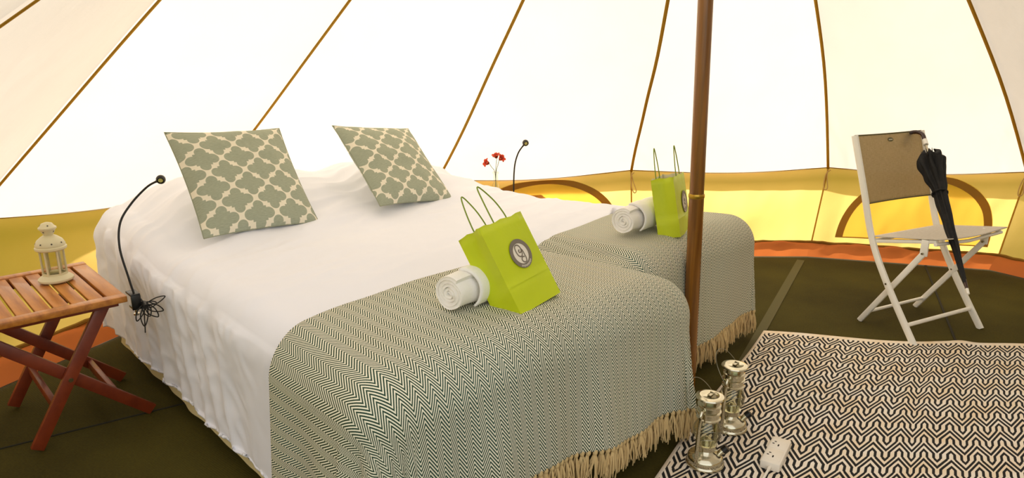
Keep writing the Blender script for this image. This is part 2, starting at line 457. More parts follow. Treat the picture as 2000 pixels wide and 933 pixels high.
wall_of = {}
def wall_name(i):
    k = keys[i] + keys[i + 1]
    if k in ('KJ', 'YW'): return 'wall_front'
    if k in ('JI', 'IH', 'HG', 'GF'): return 'wall_right'
    if k in ('AZ', 'ZY'): return 'wall_left'
    return 'wall_back'
WL = {'wall_front': 'low canvas side wall beside the tent door', 'wall_right': 'low canvas side wall on the right of the tent',
      'wall_left': 'low canvas side wall on the left of the tent', 'wall_back': 'low sunlit yellow canvas wall behind the bed and chair'}
for i in range(len(keys) - 1):
    a, b_ = keys[i], keys[i + 1]; nm = wall_name(i)
    if nm not in wall_of:
        wall_of[nm] = thing(nm, WL[nm], None); wall_of[nm]['kind'] = 'structure'
    par = wall_of[nm]
    ea, eb = SE[a][0], SE[b_][0]; ba, bb = WB[a], WB[b_]
    def wf(s, t, ea=ea, eb=eb, ba=ba, bb=bb, i=i):
        # s along, t = 0 bottom .. 1 eave
        p = ba.lerp(bb, s).lerp(ea.lerp(eb, s), t)
        nrm = Vector((CX0 - p.x, CY0 - p.y, 0)).normalized()
        wv = noise.noise(Vector((s * 5 + i * 9, t * 1.6, 3.1))) * 0.020 + noise.noise(Vector((s * 14 + i * 9, t * 3 + s * 6, 1.1))) * 0.006
        p = p + nrm * (wv * min(1, min(s, 1 - s) * 8) * (1 - t ** 6) * 1.0 - 0.035 * math.sin(PI * s) * math.sin(PI * t))
        out = Vector((p.x - CX0, p.y - CY0, 0.0)).normalized()
        if t > 0.9: p.z -= 0.022 * math.sin(PI * s) * (t - 0.9) / 0.1; p += out * (-0.0125) * math.sin(PI * s) * (t - .9) / .1
        return p
    MB().grid(wf, 48, 20).build('wall_panel', 'wall_canvas', par, smooth=180, recalc=False)
    mb = MB()
    pts = [wf(0.0, t / 8) for t in range(9)]
    inn = Vector((CX0 - pts[0].x, CY0 - pts[0].y, 0)).normalized() * 0.006
    mb.tube([p + inn for p in pts], 0.005, 6); mb.build('seam', 'seam_tape', par)
    # eave stitching line
    mb = MB(); mb.tube([wf(s / 24, 1.0) + inn * 1.2 for s in range(25)], 0.0032, 5); mb.build('eave_seam', 'zip_tape', par)
    # hanging tie tapes at the post
    if a in 'FEDC' or b_ == 'F':
        p = wf(0.0, 0.96) + inn * 2.2; tn = (eb - ea).normalized()
        iu = inn.normalized()
        loop = catmull([p + tn * a_ + Vector((0, 0, -d_)) + iu * (.004 + .8 * d_) for a_, d_ in
                        ((0, 0), (-.012, .05), (-.030, .105), (-.012, .115), (.002, .08), (.004, .02), (-.02, -.004))], 5)
        MB().tube(loop, 0.0036, 5).build('tie_tape', 'cord', par)
    # mud flap between wall and matting
    def mf(s, t, a=a, b_=b_, wf=wf, i=i):
        p0 = wf(s, 0.0) + Vector((0, 0, 0.0)); p1 = FE[a].lerp(FE[b_], s)
        p = p0.lerp(p1, t); ph = noise.noise(Vector((s * 9 + i * 5, t * 1.2, 7)))
        ph *= min(1, 9 * min(s, 1 - s)); p.z += ph * 0.045 * math.sin(PI * t) + 0.02 * math.sin(PI * t); p.z = max(p.z, 0.004)
        return p
    MB().grid(mf, 40, 8).build('mud_flap', 'mud_flap', par, smooth=180, recalc=False)
    # brown hem where canvas meets flap
    MB().tube([wf(s / 30, 0.0) + Vector((0, 0, 0.005 + 0.006 * noise.noise(Vector((s * .7 + i, 0, 0))))) + inn for s in range(31)], 0.010, 6).build('hem', 'zip_tape', par)
    if (a, b_) in (('F', 'E'), ('D', 'C')):
        # arched window flap with a zip round it; s runs from the right-hand post to the left-hand post
        def arch(q, k=1.0, s0=.07, s1=.87, t0=.10, t1=.95):
            ang = q * PI
            cx_ = (s0 + s1) / 2; hw_ = (s1 - s0) / 2 * k
            return cx_ + hw_ * math.cos(ang), t0 + (t1 - t0) * k * math.sin(ang) ** 0.85 if 0 < q < 1 else t0
        inn2 = Vector((CX0 - (ea.x + eb.x) / 2, CY0 - (ea.y + eb.y) / 2, 0)).normalized()
        def flap(s, t):
            # s = 0..1 across, t = 0..1 up, inside the arch
            x_, y_ = arch(s * 1.0); xs = x_; tt = 0.10 + (y_ - 0.10) * t
            return wf(xs, tt) + inn2 * (0.010 + 0.006 * noise.noise(Vector((s * 6, t * 6 + s * 5, 0))))
        MB().grid(flap, 40, 14).build('window_flap', 'window_flap', par, smooth=180, recalc=False)
        def band(s, t):
            x1_, y1_ = arch(s, 1.0); x2_, y2_ = arch(s, 0.90)
            return wf(x1_ + (x2_ - x1_) * t, y1_ + (y2_ - y1_) * t) + inn2 * 0.02
        o = MB().grid(band, 48, 2).build('window_zip', 'zip_tape', par, smooth=180, recalc=False)
        MB().tube([wf(.07 + .80 * q / 20, .10) + inn2 * .016 for q in range(21)], 0.004, 5).build('sill_seam', 'seam_tape', par)

# floor matting
bmf = MB(); rim = [FE[k] + (FE[k] - Vector((CX0, CY0, 0))).normalized() * 0.12 for k in keys]
n_ = len(rim)
bmf.add([(p.x, p.y, 0.0) for p in rim] + [(p.x, p.y, -0.03) for p in rim],
        [tuple(range(n_))] + [tuple(range(2 * n_ - 1, n_ - 1, -1))] + [(i, (i + 1) % n_, n_ + (i + 1) % n_, n_ + i) for i in range(n_)])
floor = bmf.build('floor', 'matting', smooth=0); tag(floor, 'dark olive woven matting on the tent floor', kind='structure')
def tape(p0, p1, w_):
    MB().beam((p0[0], p0[1], 0.0015), (p1[0], p1[1], 0.0015), 0.004, w_).build('joint_tape', 'mat_tape' if w_ > .02 else 'mat_joint', floor, smooth=0)
tape((1.86, 4.26), (0.93, 2.62), 0.045)
tape((2.62, 4.20), (2.05, 2.95), 0.010)
tape((-2.0, 1.9), (-1.0, 2.55), 0.006)
g = MB().add([(-30, -30, -0.04), (30, -30, -0.04), (30, 30, -0.04), (-30, 30, -0.04)], [(0, 1, 2, 3)]).build('ground', 'grass', smooth=0)
tag(g, 'grass field the tent stands on', kind='structure')

# ================================================================== CENTRE POLE
pole = thing('tent_pole', 'round brown centre pole rising past the foot of the bed', 'pole', (CX0, CY0, 0))
def pp(z): return Vector(((AX - CX0) * z / AZ, 0, z))
MB().tube([pp(0.002), pp(0.782)], 0.0280, 28).build('lower_section', 'pole_wood', pole)
MB().tube([pp(0.782), pp(1.8), pp(2.92)], 0.0268, 28).build('upper_section', 'pole_wood', pole)
MB().tube([pp(0.774), pp(0.779), pp(0.786), pp(0.791)], [0.0283, 0.0298, 0.0298, 0.0283], 28).build('joint_collar', 'brass', pole)

# ================================================================== BEDS
A0 = Vector((-1.80, 2.95)); U = Vector((0.695, -0.719)); V = Vector((0.719, 0.695))
def W(u, v, z): q = A0 + U * u + V * v; return Vector((q.x, q.y, z))
BZ = 0.565
def valley_v(u): return 1.0 + 0.19 * sm(u, 0.6, 2.1)
def H(u, v):
    """top of the bedding, before wrinkles"""
    z = BZ
    head = sm(u, 0.75, 0.05)  if False else (1 - sm(u, 0.20, 0.92))
    z += 0.160 * head * sm(v, -0.08, 0.34) * (1 - 0.25 * math.exp(-((v - 0.98) / 0.12) ** 2)) * (1 - 0.85 * sm(v, 1.40, 1.85))
    z -= 0.085 * math.exp(-((v - valley_v(u)) / 0.060) ** 2) * sm(u, 1.25, 1.75)
    z += 0.018 * math.exp(-((v - 0.55) / 0.4) ** 2) * sm(u, 0.9, 1.8) + 0.02 * math.exp(-((v - 1.65) / 0.3) ** 2) * sm(u, 0.9, 1.6)
    return z


def nearest(poly, p, q):
    """nearest point of a convex polygon (anticlockwise) to (p, q), and the distance outside it"""
    ins = True; best = None; bd = 1e9
    for i in range(len(poly)):
        a = poly[i]; b_ = poly[(i + 1) % len(poly)]
        ex, ey = b_[0] - a[0], b_[1] - a[1]
        if ex * (q - a[1]) - ey * (p - a[0]) < 0: ins = False
        t = max(0, min(1, ((p - a[0]) * ex + (q - a[1]) * ey) / (ex * ex + ey * ey)))
        cx, cy = a[0] + ex * t, a[1] + ey * t; d = math.hypot(p - cx, q - cy)
        if d < bd: bd = d; best = (cx, cy)
    return (p, q, 0.0) if ins else (best[0], best[1], bd)


def drape(poly, p, q, r=0.10, off=0.0, flare=0.06, fold=0.0, zmin=0.02, hfix=None):
    cu, cv, d = nearest(poly, p, q)
    h = H(cu, cv) + off
    if d < 1e-6: return W(p, q, h)
    nx, ny = (p - cu) / d, (q - cv) / d; arc = PI * r / 2
    R_ = r + off
    if d < arc: a = d / r; ho = R_ * math.sin(a); dr = R_ * (1 - math.cos(a)); fall = 0
    else:
        fall = d - arc; ho = R_ + flare * fall; dr = R_ + fall
        ang = math.atan2(ny, nx); s = cu * ny * 1.0 - cv * nx * 1.0      # coordinate along the rim
        wv = math.sin(s * 15 + 1.3) * 0.5 + math.sin(s * 31 + 0.4) * 0.25 + math.sin(ang * 7.0 + .5) * (1.0 if 0.02 < abs(nx * ny) else 0) * 1.1
        ho += fold * wv * min(1, fall / 0.35)
    z = h - dr
    if z < zmin: z = zmin
    return W(cu + nx * ho, cv + ny * ho, z)


# mattresses on low bases
def bed_block(name, label, quad, z0, z1, zm):
    t = thing(name, label, 'bed', tuple(W(quad[0][0], quad[0][1], 0)))
    org = Vector(t.location)
    def slab(za, zb, ins):
        c = Vector((sum(q[0] for q in quad) / 4, sum(q[1] for q in quad) / 4))
        vs = []
        for z in (za, zb):
            for q in quad:
                k = Vector(q); k = k + (c - k).normalized() * ins; vs.append(W(k.x, k.y, z) - org)
        return MB().add(vs, [(0, 1, 2, 3), (7, 6, 5, 4), (0, 4, 5, 1), (1, 5, 6, 2), (2, 6, 7, 3), (3, 7, 4, 0)])
    slab(z0, zm, 0.04).build('base', 'bed_base', t, bevel=0.01)
    slab(zm, z1, 0.03).build('mattress', 'sheet', t, bevel=0.03)
    return t
bed_block('bed', 'near single bed under the white bedding, beside the wooden table', [(0.03, 0.06), (2.10, 0.06), (2.10, 1.06), (0.03, 0.92)], 0.03, 0.50, 0.26)
bed_block('bed', 'far single bed under the white bedding, behind the tent pole', [(0.16, 0.97), (1.93, 1.28), (1.88, 2.02), (0.16, 1.68)], 0.03, 0.50, 0.26)

# white bedding over both beds
POLY_S = [(0.00, 0.09), (1.95, 0.09), (1.95, 1.0), (1.75, 1.30), (1.75, 1.97), (0.15, 1.60)]
def sheet_fn(s, t):
    p = -0.33 + 2.38 * s; q = -0.50 + 2.85 * t
    if q > 1.0: p = min(p, 2.05 - 0.2 * sm(q, 1.0, 1.3))
    P_ = drape(POLY_S, p, q, r=0.115, flare=0.02, fold=0.006, zmin=0.10)
    cu, cv, d = nearest(POLY_S, p, q)
    # wrinkles: long soft folds on the top, crumples down the side
    cov = sm(p, 1.55, 1.45) if False else 1 - sm(p, 1.40, 1.58)
    a = noise.noise(Vector((p * 5.0 + q * 1.6, q * 1.5 - p * .8, 0)))
    a = (1 - abs(a) * 2.4) + 0.45 * (1 - 2.4 * abs(noise.noise(Vector((p * 12.0 + q * 3, q * 2.6, 5)))))
    e = noise.noise(Vector((p * 7, q * 7, 4))); e = 1 - abs(e) * 2.4
    hd = 1 - sm(p, 0.3, 1.2)
    amp = (0.008 + 0.010 * hd) * a + 0.002 * e
    if d > 0.12:
        f_ = noise.noise(Vector((p * 6.5, q * 2.5 + p * 3, 9))); f2 = noise.noise(Vector((p * 15 + q * 6, q * 12, 2)))
        amp = 0.013 * (1 - abs(f_) * 2.3) + 0.006 * (1 - abs(f2) * 2)
        n2 = Vector((p - cu, q - cv)); n2.normalize(); dn = U * n2.x + V * n2.y
        return P_ + Vector((dn.x, dn.y, 0.0)) * amp * (0.35 + 0.65 * cov) + Vector((0, 0, 0.012 * noise.noise(Vector((p * 4, q, 0)))))
    return P_ + Vector((0, 0, amp * cov * 0.9 - 0.004))
sh = MB().grid(sheet_fn, 270, 290).build('bedding', 'sheet', None, smooth=180, recalc=False)
md = sh.modifiers.new('thick', 'SOLIDIFY'); md.thickness = 0.006; md.offset = -1
tag(sh, 'rumpled white bedspread covering both beds and hanging down the near side', 'bedding')
# lower valance layer under its hem, near side
def val_fn(s, t):
    u = 0.06 + 2.0 * s; z = 0.16 - 0.13 * t
    v = 0.005 - 0.02 * t + 0.012 * noise.noise(Vector((u * 7, t, 3)))
    return W(u, v, z)
o = MB().grid(val_fn, 80, 5).build('valance', 'bed_base', sh, smooth=180, recalc=False)

# ------------------------------------------------------------------ throws with tassels
def tassel_mesh(seed):
    rnd = random.Random(seed); mb = MB()
    mb.lathe([(0.0005, 0.004), (0.006, 0.001), (0.0085, -0.006), (0.007, -0.013), (0.0045, -0.017)], 8)
    L = rnd.uniform(0.075, 0.1)
    for k in range(15):
        a = rnd.uniform(0, 2 * PI); r0 = 0.0035 * math.sqrt(rnd.random()); r1 = 0.004 + 0.012 * math.sqrt(rnd.random())
        l = L * rnd.uniform(0.82, 1.05); w1 = rnd.uniform(-.003, .003)
        pts = [(r0 * math.cos(a), r0 * math.sin(a), -0.012), ((r0 + r1) * .6 * math.cos(a) + w1, (r0 + r1) * .6 * math.sin(a), -0.012 - l * .33),
               (r1 * .95 * math.cos(a) - w1, r1 * .95 * math.sin(a) + w1, -0.012 - l * .66), (r1 * math.cos(a) + w1, r1 * math.sin(a), -0.012 - l)]
        mb.tube(pts, [0.0022, 0.0024, 0.0022, 0.0013], 4, cap=False)
    me_o = mb.build('tassel', 'tassel'); me = me_o.data; bpy.data.objects.remove(me_o); return me
TM = [tassel_mesh(i) for i in range(5)]


def throw(label, poly, p0f, p1f, q0, q1, r, off, fold, n=(110, 150), seed=1):
    def pq(s, t):
        q = q0 + (q1 - q0) * t; a = p0f(q); return a + (p1f(q) - a) * s, q
    def fn(s, t):
        p, q = pq(s, t)
        P_ = drape(poly, p, q, r=r, off=off, flare=0.05, fold=fold, zmin=0.05)
        P_.z += 0.006 * noise.noise(Vector((p * 4, q * 4, seed)))
        return P_
    o = MB().grid(fn, n[0], n[1], uvf=pq).build('throw', 'throw', None, smooth=180, recalc=False)
    md = o.modifiers.new('thick', 'SOLIDIFY'); md.thickness = 0.005; md.offset = 1
    tag(o, label, 'throw', 'herringbone throws across the foot of the beds')
    rnd = random.Random(seed)
    L = 0.0; prev = None; nxt = 0.012; k = 0
    for i in range(1500):
        P_ = fn(1.0, i / 1499)
        if prev is not None:
            L += (P_ - prev).length
            if L >= nxt:
                nxt += 0.0225
                c = bpy.data.objects.new('tassel', TM[k % 5]); COL.objects.link(c); c.parent = o
                c.location = P_ + Vector((0, 0, 0.003)); c.rotation_euler = (rnd.uniform(-.12, .12), rnd.uniform(-.12, .12), rnd.uniform(0, 6.28)); k += 1
                if P_.z < 0.13: c.scale = (1, 1, max(0.35, (P_.z - 0.015) / 0.12))
        prev = P_
    return o
POLY_N = [(1.2, 0.07), (2.08, 0.07), (2.11, 1.12), (1.2, 1.08)]
POLY_F = [(1.1, 1.17), (1.90, 1.24), (1.86, 2.06), (1.1, 1.78)]
throw('green and cream zigzag throw on the near bed, under the leaning green bag', POLY_N,
      lambda q: 1.67 + .06 * (1 - sm(q, -.1, .25)) - 0.02 * max(0, q) - 0.07 * sm(q, 0.5, 1.2), lambda q: 2.57 - 0.03 * math.sin(q * 5), -0.52, 1.30, 0.115, 0.012, 0.030, (130, 190), 3)
throw('green and cream zigzag throw on the far bed, behind the tent pole', POLY_F,
      lambda q: 1.55 - 0.07 * sm(q, 1.2, 2.3), lambda q: 2.40 - .08 * sm(q, 1.4, 2.2), 1.02, 2.46, 0.11, 0.012, 0.016, (110, 150), 8)

# ================================================================== CUSHIONS
def cushion(label, loc, rot, size, seed):
    t = thing('cushion', label, 'cushion', loc, rot, 'trellis-patterned cushions on the bed')
    hs = size / 2; T = 0.062
    def side(sgn):
        def fn(a, b_):
            x = a * 2 - 1; y = b_ * 2 - 1
            px = x * hs * (1 - 0.045 * (1 - y * y)) ; pz = y * hs * (1 - 0.045 * (1 - x * x))
            k = max(0, (1 - abs(x) ** 2.6) * (1 - abs(y) ** 2.6)) ** 0.55
            n_ = noise.noise(Vector((x * 1.6 + seed, y * 1.6, seed))) * 0.25 + noise.noise(Vector((x * 4 + seed, y * 4, seed))) * 0.10
            return Vector((px, sgn * T * k * (1 + n_), hs + pz))
        return fn
    uvf = lambda a, b_: (a * size + seed * 0.37, b_ * size + seed * 0.2)
    MB().grid(side(-1), 44, 44, uvf).build('front_cover', 'cushion', t, smooth=180, recalc=False)
    MB().grid(side(1), 44, 44, uvf).build('back_cover', 'cushion', t, smooth=180, recalc=False)
    ring = []
    for k in range(80):
        q = k / 20; i = int(q); f_ = q - i
        a, b_ = [(f_, 0), (1, f_), (1 - f_, 1), (0, 1 - f_)][i]; ring.append(side(-1)(a, b_))
    ring.append(ring[0]); MB().tube(ring, 0.0022, 5, cap=False).build('edge_seam', 'cushion_piping', t)
    return t
cushion('square grey cushion with cream trellis print, left one of the two', (-0.998, 2.704, 0.604), (-0.696, 0.043, 0.798), 0.488, 1)
cushion('square grey cushion with cream trellis print, right one of the two', (-0.441, 3.215, 0.604), (-0.815, 0.112, 0.902), 0.486, 4)

# ================================================================== TOWELS
def towel(label, loc, az, L=0.23, R_=0.055, flip=1, flap=True):
    t = thing('rolled_towel', label, 'towel', loc, (0, 0, az), 'rolled white towels on the throws')
    # axis along local +x, spiral end at x = 0 ; local y across, z up
    turns = 4.2; N = 150; th = R_ / turns * 0.80
    mid = []
    for k in range(N + 1):
        f_ = k / N; a = flip * (f_ * turns * 2 * PI) + 0.9; r = (R_ - th / 2) * (0.06 + 0.94 * f_)
        mid.append((r * math.cos(a), r * math.sin(a) * 0.95))
    if flap:      # loose end comes down the side and folds under
        y0, z0 = mid[-1]
    outer = []; inner = []
    for k in range(len(mid)):
        p = Vector(mid[k]); d = Vector(mid[min(k + 1, N)]) - Vector(mid[max(k - 1, 0)]); d.normalize(); nn = Vector((-d.y, d.x))
        w1 = th / 2 * (1 + 0.12 * math.sin(k * .31)); outer.append(p + nn * w1); inner.append(p - nn * w1)
    rings = []
    xs = [0.004, 0, 0.004, 0.012] + [L * i / 14 for i in range(1, 14)] + [L - .012, L - 0.004]
    mb = MB(); vs = []; fs = []
    prof = [(0.004, .55), (0.0, .85), (0.003, 1.0)] + [(L * i / 16, 1.0) for i in range(1, 16)] + [(L - .003, 1.0), (L, .85), (L - .004, .55)]
    n2 = len(outer)
    for xi, (x_, k_) in enumerate(prof):
        wob = 0.0018 * math.sin(x_ * 40)
        for side in (outer, inner):
            for j in range(n2):
                m_ = (outer[j] + inner[j]) / 2; q = m_ + (side[j] - m_) * k_
                w2 = 0.002 * noise.noise(Vector((x_ * 14, q.x * 30, q.y * 30)))
                vs.append((x_ + 0.006 * noise.noise(Vector((j * .08, 0, 5))) * (1 if x_ < .02 else 0), q.x + w2, q.y + w2 + wob + R_ * 0.97))
    B_ = 2 * n2
    for xi in range(len(prof) - 1):
        for j in range(n2 - 1):
            a = xi * B_ + j; fs.append((a, a + 1, a + 1 + B_, a + B_)); a += n2; fs.append((a, a + B_, a + 1 + B_, a + 1))
        for j in (0, n2 - 1):
            a = xi * B_ + j; fs.append((a, a + B_, a + B_ + n2, a + n2))
    for xi in (0, len(prof) - 1):
        for j in range(n2 - 1):
            a = xi * B_ + j; fs.append((a, a + n2, a + n2 + 1, a + 1))
    mb.add(vs, fs).build('roll', 'towel', t, smooth=60)
    if flap:
        def fl(s, q):
            a = PI * 0.55 - s * PI * 0.80; rr = R_ + 0.001 + 0.003 * s
            y_ = rr * math.cos(a); z_ = R_ + rr * 0.96 * math.sin(a)
            x_ = 0.052 + 0.012 * math.sin(s * 3) + (L - 0.055) * q
            return Vector((x_, y_ * -1 + 0, max(z_, 0.003) + 0.003 * noise.noise(Vector((x_ * 30, s * 4, 0)))))
        o = MB().grid(fl, 26, 14).build('loose_end', 'towel', t, smooth=180, recalc=False)
        md = o.modifiers.new('thick', 'SOLIDIFY'); md.thickness = 0.006; md.offset = 1; md.use_rim = True
    return t
ZT = BZ + 0.030
towel('rolled white towel beside the leaning green bag on the near bed', (-0.175, 1.815, ZT), math.radians(52))
towel('rolled white towel beside the upright green bag on the far bed', (0.435, 2.63, ZT + .008), math.radians(50), R_=0.056)

# ================================================================== PAPER BAGS
def logo(parent, cx, cz, R_, y, text=True):
    """round mark: grey ring, cream disc, grey script; lies on plane y, facing -y"""
    def disc(name, r, m_, yy):
        n_ = 40; mb = MB(); mb.add([(cx + r * math.cos(2 * PI * k / n_), yy, cz + r * math.sin(2 * PI * k / n_)) for k in range(n_)] +
                                   [(cx + r * math.cos(2 * PI * k / n_), yy + .0006, cz + r * math.sin(2 * PI * k / n_)) for k in range(n_)],
                                   [tuple(range(n_)), tuple(range(2 * n_ - 1, n_ - 1, -1))] + [(k, (k + 1) % n_, n_ + (k + 1) % n_, n_ + k) for k in range(n_)])
        return mb.build(name, m_, lg, smooth=30)
    lg = MB().lathe([(R_ * .70, 0), (R_, 0), (R_, .0006), (R_ * .70, .0006), (R_ * .70, 0)], 40).xf(
        Matrix.Translation((cx, y, cz)) @ Matrix.Rotation(PI / 2, 4, 'X')).build('logo', 'logo_grey', parent)
    lg['label'] = 'round grey and cream printed logo'
    disc('logo_disc', R_ * .72, 'logo_cream', y + .0001)
    def stroke(pts, r=0.045):
        P_ = catmull([(cx + (a + .06) * 1.22 * R_, y - .0006, cz + (b_ + .04) * 1.12 * R_) for a, b_ in pts], 6)
        mb = MB(); vs = []; fs = []
        for i, p in enumerate(P_):
            d = (P_[min(i + 1, len(P_) - 1)] - P_[max(i - 1, 0)]).normalized(); nn = Vector((-d.z, 0, d.x)) * r * R_
            vs += [p + nn, p - nn]
        fs = [(2 * i, 2 * i + 1, 2 * i + 3, 2 * i + 2) for i in range(len(P_) - 1)]
        mb.add(vs, fs); return mb
    s_ = MB()
    for st_ in ([(-.06, .20), (-.16, .12), (-.10, .0 + .02), (.04, .08), (.08, .28), (-.02, .46), (-.22, .50), (-.34, .36), (-.36, .10), (-.30, -.12), (-.12, -.22), (.02, -.10), (.08, .06), (.16, .08)],
                [(.10, .20), (.16, .02), (.17, -.20), (.18, -.40), (.10, -.58), (-.06, -.60), (-.18, -.48), (-.16, -.34), (-.04, -.26), (.10, -.30)]):
        q = stroke(st_); s_.add(q.v, q.f)
    s_.build('script', 'logo_grey', lg, smooth=0, recalc=False)
    t_ = MB()
    for k in range(15):
        a = math.radians(-118 + k * 5.2); r0 = R_ * .80; r1 = R_ * (.91 if k % 3 else .94)
        c = Vector((cx + (r0 + r1) / 2 * math.cos(a), y - .0006, cz + (r0 + r1) / 2 * math.sin(a)))
        t_.beam(c - Vector((math.cos(a), 0, math.sin(a))) * (r1 - r0) / 2, c + Vector((math.cos(a), 0, math.sin(a))) * (r1 - r0) / 2, .0002, R_ * .035, (0, 1, 0))
    t_.build('small_lettering', 'logo_cream', lg, smooth=0)


def bag(label, loc, rot, Wd, Hh, Dd, lx, lz, seed, h1=0, h2=0):
    t = thing('paper_bag', label, 'bag', loc, rot, 'lime green paper bags on the throws')
    # cross-section ring (front y=0, back y=Dd), gusset pleats in the sides near the top
    def ring(f_):
        pin = 0.016 * f_; bul = 0.004 * math.sin(PI * f_)
        pts = []
        for i in range(9): pts.append((Wd * i / 8, -bul * math.sin(PI * i / 8)))
        for i in range(1, 7): q = i / 6; pts.append((Wd - pin * (1 - abs(2 * q - 1)), Dd * q))
        for i in range(1, 9): pts.append((Wd - Wd * i / 8, Dd + bul * math.sin(PI * i / 8)))
        for i in range(1, 6): q = i / 6; pts.append((pin * (1 - abs(2 * q - 1)), Dd * (1 - q)))
        return pts
    levels = [0, .015, .04, .1, .2, .30, .305, .4, .5, .6, .7, .8, .9, 1.0]
    vs = []; n_ = len(ring(0))
    for f_ in levels:
        for j, (x_, y_) in enumerate(ring(f_)):
            k = 0.0022 * noise.noise(Vector((x_ * 30, y_ * 30 + seed, f_ * 7)))
            if abs(f_ - .30) < 1e-3: k -= 0.0012
            vs.append((x_ + k, y_ + k, Hh * f_ + (0.0025 * math.sin(j * 1.9) if f_ == 1 else 0)))
    fs = [(i * n_ + j, i * n_ + (j + 1) % n_, (i + 1) * n_ + (j + 1) % n_, (i + 1) * n_ + j) for i in range(len(levels) - 1) for j in range(n_)]
    fs.append(tuple(range(n_ - 1, -1, -1)))
    o = MB().add(vs, fs).build('bag_body', 'green_paper', t, smooth=50)
    md = o.modifiers.new('thick', 'SOLIDIFY'); md.thickness = 0.0012; md.offset = -1; o.data.materials.append(M['bag_inside']); md.material_offset = 1
    # folded block-bottom creases
    MB().beam((0.004, -0.0058, Hh * .30), (Wd - .004, -0.0058, Hh * .30), 0.0012, 0.0010).build('crease', 'green_paper', t, smooth=0)
    for hi, (yy, lean) in enumerate(((0.004, h1), (Dd - 0.004, h2))):
        c0 = Wd * .37; c1 = Wd * .65; top = Hh + 0.110
        pts = catmull([(c0, yy, Hh - .02), (c0 - .002, yy, Hh + .01), (c0 + .005, yy + lean * .35, Hh + .06), ((c0 + c1) / 2 - .006, yy + lean, top),
                       ((c0 + c1) / 2 + .006, yy + lean, top), (c1 - .005, yy + lean * .35, Hh + .06), (c1 + .002, yy, Hh + .01), (c1, yy, Hh - .02)], 6)
        MB().tube(pts, 0.0022, 7).build('handle', 'bag_cord', t)
    logo(t, lx, lz, 0.044, -0.0062)
    return t
bag('lime green paper bag with round logo, leaning on the towel on the near bed', (0.026, 1.786, 0.597), (-0.542, -0.066, 0.914), 0.194, 0.268, 0.094, 0.105, 0.155, 1, 0.02, 0.01)
bag('lime green paper bag standing upright on the far bed beside the pole', (0.661, 2.616, 0.598), (-0.20, 0.045, 1.12), 0.193, 0.236, 0.089, 0.115, 0.125, 5, 0.0, 0.0)

# ================================================================== FOLDING TABLES
def folding_table(label, loc, az, DX=0.56, DY=0.52, Z=0.49, far=False):
    """local x = along the slats (toward the viewer), local y = across; top spans x in [-DX/2,DX/2], y in [-DY/2,DY/2]"""
    t = thing('folding_table', label, 'table', loc, (0, 0, az), 'slatted wooden folding tables beside the bed')
    for sx in (-1, 1):
        MB().box((sx * (DX / 2 - .022), 0, Z - .011), (.044, DY, .022)).build('rail', 'slat_wood', t, bevel=.003)
    for sy in (-1, 1):
        MB().box((0, sy * (DY / 2 - .026), Z - .011), (DX - .092, .050, .020)).build('edge_board', 'slat_wood', t, bevel=.003)
    n_ = 8; w0 = DY - .112; pit = w0 / n_
    me = None
    for k in range(n_):
        y_ = -w0 / 2 + pit * (k + .5)
        if me is None:
            o = MB().box((0, 0, 0), (DX - .094, pit - .009, .013)).build('slat', 'slat_wood', t, bevel=.002); me = o.data
        else:
            o = bpy.data.objects.new('slat', me); COL.objects.link(o); o.parent = t
        o.location = (0, y_, Z - .0095)
    for sx in (-1, 1):          # aprons under the top
        MB().box((sx * (DX / 2 - .05), 0, Z - .032), (.020, DY - .04, .022)).build('apron', 'leg_wood', t, bevel=.002)
    ya, yaf, yb, ybf = .205, -.06, -.19, .31
    zt = Z - .03
    for sx, ox in ((1, .205), (-1, -.205)):
        MB().beam((ox, ya, zt), (ox, yaf, .012), .040, .020, (0, 1, 0)).build('leg', 'leg_wood', t, bevel=.003)
        MB().beam((ox - .024 * sx, yb, zt), (ox - .024 * sx, ybf, .012), .040, .020, (0, 1, 0)).build('leg', 'leg_wood', t, bevel=.003)
        MB().tube([(ox + .008, .068, .226), (ox + .013, .068, .226)], [.009, .007], 12).build('bolt', 'steel', t)
    def on(y0, y1, z): k = (zt - z) / (zt - .012); return y0 + (y1 - y0) * k
    MB().box((0, on(ya, yaf, .14), .14), (.40, .018, .035)).build('stretcher', 'leg_wood', t, bevel=.002)
    MB().box((0, on(yb, ybf, .11), .11), (.36, .018, .035)).build('stretcher', 'leg_wood', t, bevel=.002)
    MB().box((0, ya - .005, zt - .005), (.42, .022, .03)).build('stretcher', 'leg_wood', t, bevel=.002)
    return t
azU = math.atan2(U.y, U.x)
pc = W(0.585, -0.415, 0)
folding_table('slatted brown wooden folding table with crossed legs, left of the bed', tuple(pc), azU, Z=0.497)
folding_table('wooden folding table mostly hidden behind the far side of the bed', (0.035, 4.20, 0), math.radians(-75), DX=0.36, DY=0.42, Z=0.398)

